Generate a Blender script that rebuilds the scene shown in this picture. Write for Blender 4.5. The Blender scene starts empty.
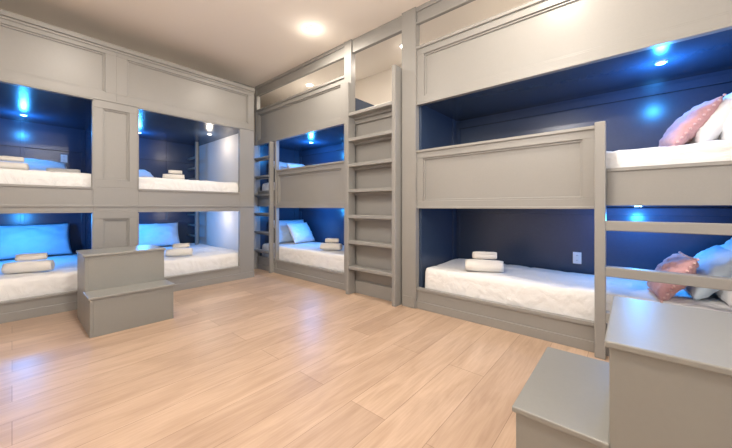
import bpy, bmesh, math, random
from mathutils import Vector, Matrix, noise
random.seed(3)
scene = bpy.context.scene
try:
    scene.view_settings.view_transform = 'Standard'
except Exception: pass

# ---------------------------------------------------------------- materials
def new_mat(name):
    m = bpy.data.materials.new(name); m.use_nodes = True
    nt = m.node_tree; b = nt.nodes['Principled BSDF']
    return m, nt, b
def simple(name, col, rough=0.5, bump=0.0, bscale=80, var=0.04, spec=0.5, sheen=0):
    m, nt, b = new_mat(name)
    tc = nt.nodes.new('ShaderNodeTexCoord')
    n = nt.nodes.new('ShaderNodeTexNoise'); n.inputs['Scale'].default_value = bscale
    n.inputs['Detail'].default_value = 4
    nt.links.new(tc.outputs['Object'], n.inputs['Vector'])
    r = nt.nodes.new('ShaderNodeValToRGB')
    r.color_ramp.elements[0].color = (*[c*(1-var) for c in col], 1)
    r.color_ramp.elements[1].color = (*[min(1, c*(1+var)) for c in col], 1)
    nt.links.new(n.outputs['Fac'], r.inputs['Fac'])
    nt.links.new(r.outputs['Color'], b.inputs['Base Color'])
    b.inputs['Roughness'].default_value = rough
    b.inputs['Specular IOR Level'].default_value = spec
    if sheen: b.inputs['Sheen Weight'].default_value = sheen
    if bump:
        bp = nt.nodes.new('ShaderNodeBump'); bp.inputs['Strength'].default_value = bump
        bp.inputs['Distance'].default_value = 0.004
        nt.links.new(n.outputs['Fac'], bp.inputs['Height'])
        nt.links.new(bp.outputs['Normal'], b.inputs['Normal'])
    return m
def emit(name, col, s):
    m = bpy.data.materials.new(name); m.use_nodes = True
    nt = m.node_tree; nt.nodes.remove(nt.nodes['Principled BSDF'])
    e = nt.nodes.new('ShaderNodeEmission'); e.inputs['Color'].default_value = (*col, 1)
    e.inputs['Strength'].default_value = s
    nt.links.new(e.outputs[0], nt.nodes['Material Output'].inputs['Surface'])
    return m

M_GREY = simple('grey_paint', (0.278, 0.271, 0.257), 0.36, 0.04, 60, 0.03)
M_STEP = simple('step_paint', (0.250, 0.248, 0.230), 0.38, 0.05, 60, 0.03)
M_NAVY = simple('navy_paint', (0.038, 0.060, 0.108), 0.26, 0.03, 40, 0.08)
M_WALL = simple('cream_wall_paint', (0.80, 0.73, 0.65), 0.8, 0.05, 120, 0.015)
M_CEIL = simple('ceiling_paint', (0.90, 0.83, 0.75), 0.85, 0.05, 120, 0.015)
M_WHITE = simple('white_paint', (0.85, 0.83, 0.80), 0.6, 0.03, 90, 0.01)
M_PLAST = simple('white_plastic', (0.85, 0.85, 0.85), 0.35, 0, 50, 0.01)
M_DARK = simple('dark_slot', (0.03, 0.03, 0.03), 0.6)
M_TOWEL = simple('terry_towel', (0.82, 0.79, 0.74), 0.95, 0.9, 260, 0.05, 0.2, 0.3)
M_PILW = simple('pillow_cotton', (0.80, 0.80, 0.81), 0.85, 0.35, 30, 0.03, 0.3, 0.2)
M_PILB = simple('pale_blue_cotton', (0.58, 0.70, 0.82), 0.85, 0.35, 30, 0.03, 0.3, 0.2)
M_PINK = simple('dusty_pink_fabric', (0.60, 0.35, 0.37), 0.9, 0.8, 70, 0.14, 0.2, 0.3)
M_PINKT = simple('pink_trim', (0.74, 0.50, 0.49), 0.9, 0.5, 90, 0.1)
M_METAL = simple('lamp_trim_metal', (0.7, 0.7, 0.7), 0.3)
M_BLUE = emit('blue_led', (0.3, 0.65, 1.0), 30)
M_WARM = emit('warm_lamp', (1.0, 0.92, 0.8), 25)

def bedding():
    m, nt, b = new_mat('white_coverlet')
    b.inputs['Base Color'].default_value = (0.80, 0.80, 0.80, 1)
    b.inputs['Roughness'].default_value = 0.9
    b.inputs['Sheen Weight'].default_value = 0.2
    tc = nt.nodes.new('ShaderNodeTexCoord')
    n = nt.nodes.new('ShaderNodeTexNoise'); n.inputs['Scale'].default_value = 5; n.inputs['Detail'].default_value = 5
    n.inputs['Distortion'].default_value = 1.0
    v = nt.nodes.new('ShaderNodeTexVoronoi'); v.inputs['Scale'].default_value = 16; v.feature = 'SMOOTH_F1'
    nt.links.new(tc.outputs['Object'], n.inputs['Vector']); nt.links.new(tc.outputs['Object'], v.inputs['Vector'])
    a = nt.nodes.new('ShaderNodeMath'); a.operation = 'MULTIPLY_ADD'; a.inputs[1].default_value = -.28
    nt.links.new(v.outputs['Distance'], a.inputs[0]); nt.links.new(n.outputs['Fac'], a.inputs[2])
    bp = nt.nodes.new('ShaderNodeBump'); bp.inputs['Strength'].default_value = 0.7; bp.inputs['Distance'].default_value = 0.035
    nt.links.new(a.outputs[0], bp.inputs['Height']); nt.links.new(bp.outputs['Normal'], b.inputs['Normal'])
    return m
M_BED = bedding()

def floor_mat():
    m, nt, b = new_mat('oak_planks')
    tc = nt.nodes.new('ShaderNodeTexCoord')
    br = nt.nodes.new('ShaderNodeTexBrick')
    br.inputs['Scale'].default_value = 1.0
    br.inputs['Brick Width'].default_value = 2.0
    br.inputs['Row Height'].default_value = 0.24
    br.inputs['Mortar Size'].default_value = 0.0016
    br.inputs['Mortar Smooth'].default_value = 0.3
    br.inputs['Bias'].default_value = 0.0
    br.offset = 0.37; br.offset_frequency = 2; br.squash = 1.0
    br.inputs['Color1'].default_value = (0.565, 0.415, 0.305, 1)
    br.inputs['Color2'].default_value = (0.455, 0.325, 0.235, 1)
    br.inputs['Mortar'].default_value = (0.28, 0.19, 0.135, 1)
    nt.links.new(tc.outputs['Object'], br.inputs['Vector'])
    def layer(scale, ns, det, dist, lo, hi, p0, p1, src):
        mp = nt.nodes.new('ShaderNodeMapping'); mp.inputs['Scale'].default_value = scale
        nt.links.new(tc.outputs['Object'], mp.inputs['Vector'])
        n = nt.nodes.new('ShaderNodeTexNoise'); n.inputs['Scale'].default_value = ns
        n.inputs['Detail'].default_value = det; n.inputs['Distortion'].default_value = dist
        nt.links.new(mp.outputs[0], n.inputs['Vector'])
        r = nt.nodes.new('ShaderNodeValToRGB')
        r.color_ramp.elements[0].position = p0; r.color_ramp.elements[0].color = (*lo, 1)
        r.color_ramp.elements[1].position = p1; r.color_ramp.elements[1].color = (*hi, 1)
        nt.links.new(n.outputs['Fac'], r.inputs['Fac'])
        mx = nt.nodes.new('ShaderNodeMix'); mx.data_type = 'RGBA'; mx.blend_type = 'MULTIPLY'; mx.inputs[0].default_value = 1
        nt.links.new(src, mx.inputs[6]); nt.links.new(r.outputs['Color'], mx.inputs[7])
        return mx.outputs[2], n
    c, n0 = layer((1.0, 5, 1), 1.7, 9, 1.4, (.87, .83, .79), (1.09, 1.09, 1.09), .32, .68, br.outputs['Color'])
    c, n = layer((2, 40, 1), 2.0, 6, .4, (.93, .915, .90), (1.02, 1.02, 1.02), .35, .6, c)
    nt.links.new(c, b.inputs['Base Color'])
    rr = nt.nodes.new('ShaderNodeMapRange'); rr.inputs['To Min'].default_value = .28; rr.inputs['To Max'].default_value = .46
    nt.links.new(n0.outputs['Fac'], rr.inputs['Value']); nt.links.new(rr.outputs[0], b.inputs['Roughness'])
    bp = nt.nodes.new('ShaderNodeBump'); bp.inputs['Strength'].default_value = 0.06; bp.inputs['Distance'].default_value = 0.003
    nt.links.new(n.outputs['Fac'], bp.inputs['Height']); nt.links.new(bp.outputs['Normal'], b.inputs['Normal'])
    return m
M_FLOOR = floor_mat()

# ---------------------------------------------------------------- builder
class B:
    """collects bevelled boards into one mesh object"""
    def __init__(s, name, mats):
        s.name = name; s.bm = bmesh.new(); s.mats = mats
    def box(s, x0, x1, y0, y1, z0, z1, m=0, bev=0.003):
        if x1 < x0: x0, x1 = x1, x0
        if y1 < y0: y0, y1 = y1, y0
        t = bmesh.new()
        bmesh.ops.create_cube(t, size=1)
        for v in t.verts:
            v.co = Vector(((x0+x1)/2+v.co.x*(x1-x0), (y0+y1)/2+v.co.y*(y1-y0), (z0+z1)/2+v.co.z*(z1-z0)))
        if bev and min(x1-x0, y1-y0, z1-z0) > bev*2.5:
            bmesh.ops.bevel(t, geom=t.edges[:], offset=bev, segments=2, affect='EDGES', profile=0.5)
        for f in t.faces: f.material_index = m
        me = bpy.data.meshes.new('t'); t.to_mesh(me); t.free()
        s.bm.from_mesh(me); bpy.data.meshes.remove(me)
    def cyl(s, c, r, h, m=0, r2=None, seg=32):
        t = bmesh.new()
        bmesh.ops.create_cone(t, cap_ends=True, segments=seg, radius1=r, radius2=r if r2 is None else r2, depth=h,
                              matrix=Matrix.Translation(c))
        for f in t.faces: f.material_index = m
        me = bpy.data.meshes.new('t'); t.to_mesh(me); t.free()
        s.bm.from_mesh(me); bpy.data.meshes.remove(me)
    def done(s):
        me = bpy.data.meshes.new(s.name); s.bm.to_mesh(me); s.bm.free()
        for m in s.mats: me.materials.append(m)
        o = bpy.data.objects.new(s.name, me); scene.collection.objects.link(o)
        return o
class U(B):
    """unit aligned to a face plane. s = along, d = depth behind face"""
    def __init__(s, name, mats, axis, face):
        super().__init__(name, mats); s.axis = axis; s.face = face
    def b(s, s0, s1, d0, d1, z0, z1, m=0, bev=0.003):
        if s.axis == 'R': s.box(s.face+d0, s.face+d1, s0, s1, z0, z1, m, bev)
        else: s.box(s0, s1, s.face+d0, s.face+d1, z0, z1, m, bev)
    def panel(s, s0, s1, z0, z1, d0=0.0, th=0.04, fw=0.08, fb=None, ft=None, back=0):
        """shaker panel: rails, stiles, recessed field and bead"""
        fb = fw if fb is None else fb; ft = fw if ft is None else ft
        s.b(s0, s1, d0, d0+th, z0, z0+fb); s.b(s0, s1, d0, d0+th, z1-ft, z1)
        s.b(s0, s0+fw, d0, d0+th, z0+fb, z1-ft, bev=0.002); s.b(s1-fw, s1, d0, d0+th, z0+fb, z1-ft, bev=0.002)
        a0, a1, c0, c1 = s0+fw, s1-fw, z0+fb, z1-ft
        s.b(a0-.002, a1+.002, d0+0.028, d0+th-0.002, c0-.002, c1+.002, bev=0)
        w = 0.018
        s.b(a0, a1, d0+0.014, d0+.034, c0, c0+w); s.b(a0, a1, d0+0.014, d0+.034, c1-w, c1)
        s.b(a0, a0+w, d0+0.014, d0+.034, c0+w, c1-w); s.b(a1-w, a1, d0+0.014, d0+.034, c0+w, c1-w)

H = 3.27          # ceiling
A = 2.885         # face plane of right-hand bunks (X)
Bf = 4.50         # face plane of left-hand bunks (Y)
XB = 3.85         # back of right-hand bunks
YB = 6.55         # back of left-hand bunks

# ---------------------------------------------------------------- room shell
def shell(name, args, mat):
    o = B(name, [mat]); o.box(*args, bev=0); return o.done()
XL, YF = -0.98, -1.5
shell('floor', (XL-.1, XB+.15, YF-.1, YB+.15, -0.1, 0), M_FLOOR)
shell('ceiling', (XL-.1, XB+.15, YF-.1, YB+.15, H, H+.1), M_CEIL)
shell('wall_right', (XB+.03, XB+.15, YF-.1, YB+.15, 0, H), M_WALL)
shell('wall_back', (XL-.1, XB+.03, YB+.03, YB+.15, 0, H), M_WALL)
shell('wall_left', (XL-.1, XL, YF, YB+.03, 0, H), M_WALL)
shell('wall_front', (XL-.1, XB+.03, YF-.1, YF, 0, H), M_WALL)
o = B('baseboard_front', [M_WHITE]); o.box(XL+.001, XB+.02, YF+.001, YF+.016, 0.001, .13); o.done()
o = B('baseboard_left', [M_WHITE]); o.box(XL+.001, XL+.016, YF+.02, Bf-.02, 0.001, .13); o.done()

# ---------------------------------------------------------------- left double bunks
u = U('bunk_bed', [M_GREY, M_NAVY, M_WHITE], 'L', Bf)
TOPL = 2.96
xs = [-0.96, -0.69, 0.586, 0.995, 2.271, 2.50]
T = 0.04
u.panel(xs[0], 0.79, 2.30, TOPL-.05, fw=.10, ft=.07, th=.04)
u.panel(0.79, xs[5], 2.30, TOPL-.05, fw=.10, ft=.07, th=.04)
u.b(xs[0], xs[5], -.03, .06, TOPL-.05, TOPL)
u.b(xs[0], xs[5], -.012, .05, TOPL-.075, TOPL-.05)
u.b(xs[0], xs[5], -.008, .0, 2.30, 2.315)
u.b(xs[0], xs[1], 0, T, 0, 2.30); u.b(xs[4], xs[5], 0, T, 0, 2.30)
u.panel(xs[2], xs[3], 1.32, 2.30, fw=.085, th=T)
u.panel(xs[2], xs[3], 0.20, 1.05, fw=.085, th=T)
for s0, s1 in ((xs[1], xs[2]), (xs[3], xs[4])):
    u.b(s0, s1, 0, T, 1.05, 1.32); u.b(s0, s1, 0, T, 0, .20)
    for z0, z1 in ((.20, 1.05), (1.32, 2.30)):
        w = .022
        u.b(s0, s1, -.010, T, z1-w*.6, z1); u.b(s0, s1, -.012, T, z0-w, z0+.001)
        u.b(s0-.001, s0+.008, -.008, T, z0, z1-w); u.b(s1-.008, s1+.001, -.008, T, z0, z1-w)
u.b(xs[2], xs[3], 0, T, 1.05, 1.32); u.b(xs[2], xs[3], 0, T, 0, .20)
u.b(xs[0], xs[5], -.014, 0, 0, .09)
u.b(xs[0], xs[5], -.012, 0, 1.10, 1.122)
for z0, z1 in ((.06, .12), (1.06, 1.20), (2.32, 2.40)):
    u.b(xs[0], 2.45, T, YB-Bf, z0, z1, 1, 0)
D = YB-Bf
u.b(xs[0], 2.50, D-.0, D+.02, 0, TOPL, 1, 0)
u.b(.76, .82, T, D, 0, 2.34, 1, 0)
u.b(xs[0], xs[0]+.03, T, D, 0, TOPL, 1, 0)
u.b(2.45, 2.50, T, D, 0, TOPL-.05, 2, 0)
u.b(xs[0], xs[5], T, D, TOPL-.05, TOPL-.02, 0, 0)
for zc in (1.95, .80):
    for s0, s1 in ((-.92, .76), (.82, 2.45)):
        u.b(s0, s1, D-.022, D, zc, zc+.05, 1)
for s in (-.6, .1, .74, 1.3, 1.9, 2.43):
    u.b(s-.025, s+.02, D-.02, D, .12, 2.32, 1)
for z0, z1 in ((.12, 1.06), (1.2, 2.32)):
    u.b(2.24, 2.29, D-.42, D-.37, z0, z1, 0)
    for k in range(3):
        zz = z0+.42+.2*k
        if zz < z1-.05: u.b(2.245, 2.285, D-.37, D-.0, zz, zz+.03, 0)
u.done()

# ---------------------------------------------------------------- right triple bunks
def right_bunk(y0, y1, guard0, guard1, name):
    u = U(name, [M_GREY, M_NAVY, M_WALL], 'R', A)
    D = XB-A
    u.b(y0, y1, 0, .035, .03, .22); u.b(y0, y1, -.012, .04, .195, .225); u.b(y0, y1, -.014, .0, 0.0, .08)
    u.panel(guard0, guard1, 1.09, 1.70, fw=.075)
    u.b(guard0, guard1, -.015, .045, 1.69, 1.715)
    u.b(guard0, guard1, -.010, .04, 1.085, 1.105)
    for s0, s1 in ((y0, guard0), (guard1, y1)):
        if s1-s0 > .03:
            u.b(s0, s1, 0, .035, 1.11, 1.38); u.b(s0, s1, -.012, .04, 1.36, 1.385)
    u.panel(y0, y1, 2.21, 2.83, fw=.085)
    u.b(y0, y1, -.018, .05, 2.81, 2.84); u.b(y0, y1, -.012, .04, 2.205, 2.225)
    u.b(y0, y1, 0, .05, 3.10, H-.001); u.b(y0, y1, -.015, 0, 3.085, 3.11); u.b(y0, y1, -.015, 0, 3.22, H-.001)
    for z0, z1 in ((.06, .12), (1.12, 1.20), (2.23, 2.31)):
        u.b(y0, y1, .041, D, z0, z1, 1, 0)
    u.b(y0, y1, D-.0, D+.02, 0, 2.6, 1, 0)
    u.b(y0-.0, y0+.03, .042, D, 0, 2.6, 1, 0); u.b(y1-.03, y1, .042, D, 0, 2.6, 1, 0)
    for s in (y0+.05, y1-.05):
        for z0, z1 in ((.12, 1.12), (1.2, 2.23)):
            u.b(s-.02, s+.02, D-.03, D, z0, z1, 1)
    for s in (y0+.03, y1-.045):
        for z0, z1 in ((.12, 1.12), (1.2, 2.23)):
            u.b(s, s+.015, D-.16, D-.10, z0, z1, 1)
    for z in (1.02, 2.12):
        u.b(y0+.03, y1-.03, D-.035, D, z, z+.07, 1)
    return u
u = right_bunk(-.72, 1.76, .205, 1.76, 'bunk_bed')
u.b(-.80, -.72, -.01, .06, 0, H-.001)
u.b(1.76, 1.94, -.03, .06, 0, H-.001)
u.b(1.775, 1.925, -.04, -.03, .0, .12)
u.b(-.80, -.74, .06, XB-A, 0, 2.85, 0, 0)
u.done()
u = right_bunk(2.86, 5.12, 2.86, 4.49, 'bunk_bed')
u.b(2.73, 2.86, -.02, .06, 0, H-.001)
u.b(5.08, 5.16, -.01, .06, 0, H-.001)
u.b(4.465, 4.51, -.01, .05, 0.0, 2.21)
u.b(1.945, 2.73, .03, .05, 0, 2.22, 0, 0)
u.b(1.945, 2.73, .05, XB-A, 2.18, 2.26, 1, 0)
u.b(1.945, 2.73, 0, .05, 3.10, H-.001)
u.b(1.945, 2.73, 0, .03, 2.16, 2.26)
u.b(1.945, 2.73, -.0, .03, 0, .16)
u.done()
o = B('wall_filler', [M_GREY]); o.box(2.505, 2.868, 5.165, 5.20, 0, H-.001); o.done()

# ---------------------------------------------------------------- ladders
def ladder(y0, y1, ztop, zs, x0, x1, rw=.06, tread=None, th=.035, name='bunk_ladder'):
    o = B(name, [M_GREY])
    o.box(x0, x1, y0, y0+rw, 0, ztop, bev=.005); o.box(x0, x1, y1-rw, y1, 0, ztop, bev=.005)
    for z in zs:
        o.box(x0+.004, (x1 if tread is None else x0+tread)-.002, y0+rw-.001, y1-rw+.001, z-th, z, bev=.005)
        o.box(x1-.03, x1-.012, y0+rw, y1-rw, z-th-.03, z-th, bev=.002)
    return o.done()
ladder(1.955, 2.725, 2.67, [.36+.32*i for i in range(7)], A-.13, A-.002, rw=.05, th=.04)
ladder(4.52, 5.07, 2.19, [.36+.32*i for i in range(6)], A-.09, A-.016, rw=.04, th=.03)
o = B('bunk_ladder', [M_GREY])
for y in (.135, -.66):
    o.box(A-.10, A-.016, y, y+.065, 0, 1.72, bev=.006)
for z in (.34, .67, 1.0):
    o.box(A-.095, A-.02, -.60, .14, z-.07, z, bev=.006)
o.done()

# ---------------------------------------------------------------- steps
def steps(loc, rot, W=.64):
    o = B('bunk_steps', [M_STEP, M_STEP])
    def carcass(y0, y1, h):
        t = .022
        o.box(0, t, y0, y1, 0, h-t); o.box(W-t, W, y0, y1, 0, h-t)
        o.box(t-.001, W-t+.001, y0, y0+t, 0, h-t); o.box(t-.001, W-t+.001, y1-t, y1, 0, h-t)
        o.box(-.012, W+.012, y0-.012, y1, h-t, h, bev=.005)
    carcass(0, .28, .34); carcass(.28, .74, .67)
    ob = o.done(); ob.location = loc; ob.rotation_euler = (0, 0, rot); return ob
steps((.425, 3.42, 0), 0, .62)
steps((1.90, .332, 0), math.pi)

# ---------------------------------------------------------------- bedding
def smooth(me):
    for p in me.polygons: p.use_smooth = True
def mattress(x0, x1, y0, y1, z0, z1, seed=0):
    bm = bmesh.new()
    bmesh.ops.create_cube(bm, size=1)
    sx, sy, sz = x1-x0, y1-y0, z1-z0
    for v in bm.verts: v.co = Vector((v.co.x*sx, v.co.y*sy, v.co.z*sz))
    bmesh.ops.bevel(bm, geom=bm.edges[:], offset=.06, segments=5, affect='EDGES', profile=.55)
    for ax, L in ((0, sx), (1, sy)):
        n = int(L/.035)
        for i in range(1, n):
            co = [0, 0, 0]; no = [0, 0, 0]; co[ax] = -L/2+L*i/n; no[ax] = 1
            bmesh.ops.bisect_plane(bm, geom=bm.verts[:]+bm.edges[:]+bm.faces[:], plane_co=co, plane_no=no)
    for v in bm.verts:
        if v.co.z > -sz*.25:
            p = Vector((v.co.x*2.6+seed, v.co.y*2.6, v.co.z*2))
            cr = 1-abs(noise.noise(p*1.3+Vector((5, 2, 1))))
            k = noise.noise(p)*.012+noise.noise(p*2.7)*.006-max(0, cr-.93)*.12
            v.co.z += k-.006
            ex = sx/2-abs(v.co.x); ey = sy/2-abs(v.co.y)
            rip = .5+.5*noise.noise(Vector(((v.co.y if ex < ey else v.co.x)*7, seed, v.co.z*2)))
            if ex < .02: v.co.x -= math.copysign(.014*rip, v.co.x)
            if ey < .02: v.co.y -= math.copysign(.014*rip, v.co.y)
    me = bpy.data.meshes.new('mattress'); bm.to_mesh(me); bm.free(); me.materials.append(M_BED); smooth(me)
    o = bpy.data.objects.new('mattress', me); o.location = ((x0+x1)/2, (y0+y1)/2, (z0+z1)/2)
    scene.collection.objects.link(o); return o
mattress(-.86, .70, Bf+.06, YB-.04, .121, .405, 1); mattress(.88, 2.40, Bf+.06, YB-.04, .121, .405, 2)
mattress(-.86, .70, Bf+.06, YB-.04, 1.201, 1.485, 3); mattress(.88, 2.40, Bf+.06, YB-.04, 1.201, 1.485, 4)
for (a, b_) in ((-.67, 1.715), (2.91, 5.05)):
    for z0, z1 in ((.121, .445), (1.201, 1.535), (2.311, 2.56)):
        mattress(A+.050, XB-.05, a, b_, z0, z1, z0*7+a)

def pillow(w, h, t, loc, lean=0, yaw=0, mat=None, name='pillow', trim=False, seed=0, roll=0, pin=.055):
    bm = bmesh.new(); N = 28; g = {}
    for side in (1, -1):
        for i in range(N+1):
            for j in range(N+1):
                uu = -1+2*i/N; vv = -1+2*j/N
                if side == -1 and (i in (0, N) or j in (0, N)):
                    g[(side, i, j)] = g[(1, i, j)]; continue
                th = t/2*(max(0, (1-uu**2)*(1-vv**2)))**.42
                x = w/2*uu*(1-pin*(1-vv**2)); z = h/2*vv*(1-pin*(1-uu**2))
                p = Vector((uu*2.2+seed, vv*2.2, side*3))
                wr = (noise.noise(p*1.4)*.016+noise.noise(p*3.4)*.010)*min(1, th/(t*.2))
                g[(side, i, j)] = bm.verts.new((x, side*(th+wr), z))
    for side in (1, -1):
        for i in range(N):
            for j in range(N):
                q = [g[(side, i, j)], g[(side, i+1, j)], g[(side, i+1, j+1)], g[(side, i, j+1)]]
                if side == 1: q.reverse()
                bm.faces.new(q)
    mats = [mat or M_PILW, M_PINKT]
    if trim:
        for k in range(44):
            f = k/44*4; e = int(f); q = (f-e)*2-1
            uu, vv = ((q, 1), (1, -q), (-q, -1), (-1, q))[e]
            x = w/2*uu*(1-pin*(1-vv**2)); z = h/2*vv*(1-pin*(1-uu**2))
            r = bmesh.ops.create_icosphere(bm, subdivisions=1, radius=.010, matrix=Matrix.Translation((x*1.02, 0, z*1.02)))
            for v in r['verts']:
                for fa in v.link_faces: fa.material_index = 1
    me = bpy.data.meshes.new(name); bm.to_mesh(me); bm.free()
    for m in mats: me.materials.append(m)
    smooth(me)
    o = bpy.data.objects.new(name, me)
    o.matrix_world = Matrix.Translation(loc) @ Matrix.Rotation(yaw, 4, 'Z') @ Matrix.Rotation(lean, 4, 'X') @ Matrix.Rotation(roll, 4, 'Y')
    scene.collection.objects.link(o); return o
L = math.radians
for zt in (.40, 1.48):
    if zt < 1:
        pillow(.80, .48, .20, (.18, 6.28, zt+.235), L(-22), L(4), M_PILB, seed=1+zt)
        pillow(.66, .48, .20, (-.54, 6.28, zt+.235), L(-22), 0, M_PILB, seed=2+zt)
        pillow(.68, .44, .20, (1.66, 6.26, zt+.215), L(-24), L(-4), M_PILB, seed=3+zt)
        pillow(.42, .40, .18, (1.07, 6.28, zt+.195), L(-20), 0, seed=4+zt)
    else:
        pillow(.70, .40, .20, (.20, 6.22, zt+.15), L(-55), L(4), seed=1+zt)
        pillow(.66, .40, .20, (-.52, 6.22, zt+.15), L(-55), 0, seed=2+zt)
        pillow(.60, .40, .20, (1.30, 6.20, zt+.13), L(-62), L(3), seed=5+zt)
for zt in (.44, 1.53):
    pillow(.66, .44, .20, (3.44, 4.86, zt+.21), L(-20), L(-6), M_PILB, seed=6+zt)
    pillow(.50, .42, .17, (3.50, 4.62, zt+.19), L(-34), L(5), seed=7+zt)
    pillow(.70, .46, .20, (3.43, -.57, zt+.215), L(18), 0, seed=8+zt)
pillow(.62, .42, .18, (3.40, -.44, .44+.185), L(36), L(3), M_PILB, seed=9)
pillow(.60, .40, .18, (3.42, -.46, 1.53+.18), L(30), L(3), seed=19)
pillow(.37, .35, .16, (3.16, -.225, .44+.155), L(30), L(8), M_PINK, 'throw_cushion', True, 11)
pillow(.44, .40, .16, (3.36, -.32, 1.53+.17), L(38), L(10), M_PINK, 'throw_cushion', True, 12, pin=.09)

# towels: rolled terry towels
def roll_towel(loc, yaw, r=.055, length=.30, wide=1.08, turns=3.2):
    K = 90; pts = []
    for i in range(K):
        f = i/(K-1); a = f*turns*2*math.pi-1.2; rr = .008+(r-.016)*f
        pts.append(Vector((math.cos(a)*rr*wide, math.sin(a)*rr)))
    th = (r-.016)/turns*.95
    n = len(pts); bm = bmesh.new(); rows = []; norm = []
    for i in range(n):
        a = pts[max(0, i-1)]; b = pts[min(n-1, i+1)]
        d = (b-a).normalized(); norm.append(Vector((-d.y, d.x)))
    secs = 11
    outline = [pts[i]+norm[i]*th/2 for i in range(n)]+[pts[i]-norm[i]*th/2 for i in reversed(range(n))]
    zmin = min(p.y for p in outline)
    for k in range(secs):
        f = -1+2*k/(secs-1); sc = 1-.14*abs(f)**5
        rows.append([bm.verts.new((p.x*sc, f*length/2+.006*noise.noise(Vector((p.x*20, p.y*20, f))),
                                   (p.y*sc-zmin)+.003*noise.noise(Vector((p.x*9, f*3, p.y*9))))) for p in outline])
    m = len(outline)
    for k in range(secs-1):
        for i in range(m):
            bm.faces.new((rows[k][i], rows[k][(i+1) % m], rows[k+1][(i+1) % m], rows[k+1][i]))
    for row, fl in ((rows[0], False), (rows[-1], True)):
        for i in range(n-1):
            q = [row[i], row[i+1], row[m-2-i], row[m-1-i]]
            if fl: q.reverse()
            bm.faces.new(q)
    bmesh.ops.recalc_face_normals(bm, faces=bm.faces[:])
    me = bpy.data.meshes.new('rolled_towel'); bm.to_mesh(me); bm.free(); me.materials.append(M_TOWEL); smooth(me)
    o = bpy.data.objects.new('rolled_towel', me); o.location = loc; o.rotation_euler = (0, 0, yaw)
    scene.collection.objects.link(o); return o
def pair(x, y, z, yaw, s=1.0):
    roll_towel((x, y, z), yaw, r=.070*s, length=.36*s, wide=1.35)
    roll_towel((x+.02, y, z+.125*s), yaw+.14, r=.046*s, length=.23*s, wide=1.12, turns=2.6)
pair(.12, 4.85, .402, L(74), 1.0); pair(1.56, 4.86, .402, L(66), .9)
pair(-.02, 4.90, 1.482, L(80), .75); pair(1.50, 4.90, 1.482, L(70), .72)
roll_towel((.42, 5.3, 1.482), L(80))
pair(3.14, 1.13, .442, L(24), 1.0)
pair(3.18, 3.45, .442, L(28), .9)
# ---------------------------------------------------------------- outlets
def outlet(c, axis):
    o = B('power_outlet', [M_PLAST, M_DARK])
    x, y, z = c
    if axis == 'x':
        o.box(x-.008, x, y-.037, y+.037, z-.06, z+.06)
        for dz in (-.025, .025):
            o.box(x-.010, x-.007, y-.017, y+.017, z+dz-.016, z+dz+.016, bev=.0005)
            for dy in (-.006, .006): o.box(x-.0108, x-.0099, y+dy-.0012, y+dy+.0012, z+dz-.005, z+dz+.006, 1, 0)
    else:
        o.box(x-.037, x+.037, y-.008, y, z-.06, z+.06)
        for dz in (-.025, .025):
            o.box(x-.017, x+.017, y-.010, y-.007, z+dz-.016, z+dz+.016, bev=.0005)
            for dx in (-.006, .006): o.box(x+dx-.0012, x+dx+.0012, y-.0108, y-.0099, z+dz-.005, z+dz+.006, 1, 0)
    o.done()
outlet((XB-.001, .42, .57), 'x'); outlet((.52, YB-.001, 1.84), 'y')

# ---------------------------------------------------------------- lights
def puck(x, y, z, power, col=(0.04, 0.35, 1.0), m=None):
    o = B('puck_light', [M_METAL, m or M_BLUE]); o.cyl((x, y, z-.007), .036, .012, 0, .039); o.cyl((x, y, z-.0145), .024, .003, 1); ob = o.done()
    l = bpy.data.lights.new('puck_lamp', 'POINT'); l.energy = power; l.color = col; l.shadow_soft_size = .03
    lo = bpy.data.objects.new('puck_lamp', l); scene.collection.objects.link(lo); lo.parent = ob; lo.location = (x, y, z-.13)
puck(.10, 6.05, 2.32, 15); puck(1.35, 6.05, 2.32, 12)
puck(.10, 5.65, 1.06, 28); puck(1.35, 5.80, 1.06, 22)
M_FILL = emit('added_fill_led', (1, .93, .82), 12)
puck(2.15, 5.3, 2.32, 4.5, (1, .86, .70), M_FILL); puck(2.15, 5.3, 1.06, 4, (1, .86, .70), M_FILL)  # added fill pucks: warm up the white end wall of the bay
puck(3.30, -.18, 2.23, 17); puck(3.55, -.05, 1.12, 15)
puck(3.40, 4.2, 2.23, 20); puck(3.40, 4.2, 1.12, 18)
def can(x, y, power, glow=2.0, col=(1, .90, .78)):
    o = B('recessed_ceiling_light', [M_WHITE, M_WARM]); o.cyl((x, y, H-.005), .070, .008, 0, .075); o.cyl((x, y, H-.0105), .052, .003, 1); ob = o.done()
    l = bpy.data.lights.new('ceiling_lamp', 'AREA'); l.shape = 'DISK'; l.size = .12; l.energy = power; l.color = col
    lo = bpy.data.objects.new('ceiling_lamp', l); scene.collection.objects.link(lo); lo.parent = ob; lo.location = (x, y, H-.02)
    l = bpy.data.lights.new('lamp_glow', 'POINT'); l.energy = glow; l.color = col; l.shadow_soft_size = .05
    lo = bpy.data.objects.new('lamp_glow', l); scene.collection.objects.link(lo); lo.parent = ob; lo.location = (x, y, H-.12)
for x, y in ((2.39, 2.94), (.5, 2.9), (.5, .5), (2.2, .5)):
    can(x, y, 27)
for y in (2.3, 4.3, .3): can(3.45, y, 7, .5)
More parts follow.
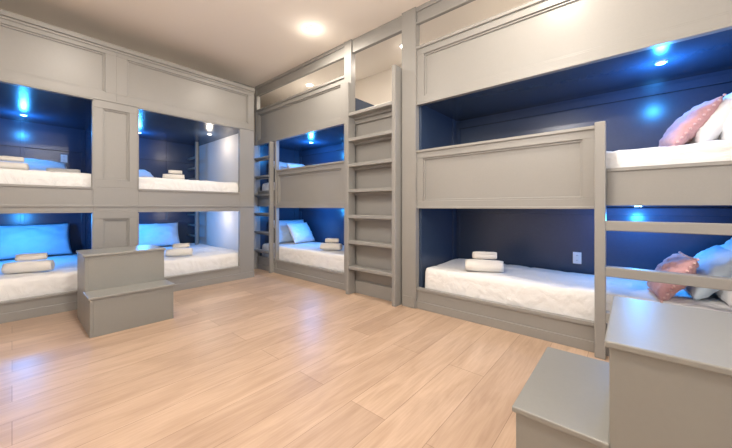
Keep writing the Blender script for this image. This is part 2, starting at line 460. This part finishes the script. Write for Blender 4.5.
# unseen globe light added in the near half of the room: washes the ceiling
o = B('added_fill_globe', [M_METAL, emit('fill_globe_glow', (1, .96, .9), 4)])
o.cyl((.6, 1.0, H-.012), .06, .02); o.cyl((.6, 1.0, H-.3), .008, .58)
r = bmesh.ops.create_uvsphere(o.bm, u_segments=32, v_segments=16, radius=.13, matrix=Matrix.Translation((.6, 1.0, H-.7)))
for v in r['verts']:
    for f in v.link_faces: f.material_index = 1; f.smooth = True
gp = o.done()
for dz, e in ((-.86, 36), (-.52, 105)):
    l = bpy.data.lights.new('added_globe_fill', 'POINT'); l.energy = e; l.color = (1, .95, .88); l.shadow_soft_size = .02
    lo = bpy.data.objects.new('added_globe_fill', l); scene.collection.objects.link(lo); lo.parent = gp; lo.location = (.6, 1.0, H+dz)
# faint hidden uplight added on top of the left bunks, near the back wall
o = B('added_uplight_strip', [M_METAL, M_WARM]); o.box(-.9, 2.4, 5.9, 5.93, TOPL+.001, TOPL+.012, 0, 0); sp = o.done()
l = bpy.data.lights.new('added_uplight', 'AREA'); l.shape = 'RECTANGLE'; l.size = 3.2; l.size_y = .05; l.energy = 9; l.color = (1, .86, .72)
lo = bpy.data.objects.new('added_uplight', l); scene.collection.objects.link(lo); lo.parent = sp; lo.location = (.75, 5.915, TOPL+.03); lo.rotation_euler = (math.pi, 0, 0)
# added window with a glowing fill pane on the wall behind the viewpoint
o = B('added_fill_window', [M_WHITE, emit('added_fill_pane', (.95, .97, 1), 2.2)])
o.box(-.2, 2.4, YF+.001, YF+.012, .8, 2.6, 1, 0)
for x in (-.25, 1.07, 2.38): o.box(x, x+.07, YF+.001, YF+.05, .75, 2.65)
for z in (.75, 1.68, 2.58): o.box(-.18, 2.38, YF+.001, YF+.045, z, z+.06)
o.done()

w = bpy.data.worlds.new('world'); scene.world = w; w.use_nodes = True
w.node_tree.nodes['Background'].inputs[0].default_value = (.9, .85, .8, 1)
w.node_tree.nodes['Background'].inputs[1].default_value = 0.4

# ---------------------------------------------------------------- camera
cam = bpy.data.cameras.new('camera'); co = bpy.data.objects.new('camera', cam); scene.collection.objects.link(co)
cam.sensor_width = 36; cam.lens = 36*306/732; cam.shift_y = -17/732; cam.clip_start = .02
co.location = (0, 0, 1.10); co.rotation_euler = (math.pi/2, 0, math.radians(40.84-90))
scene.camera = co
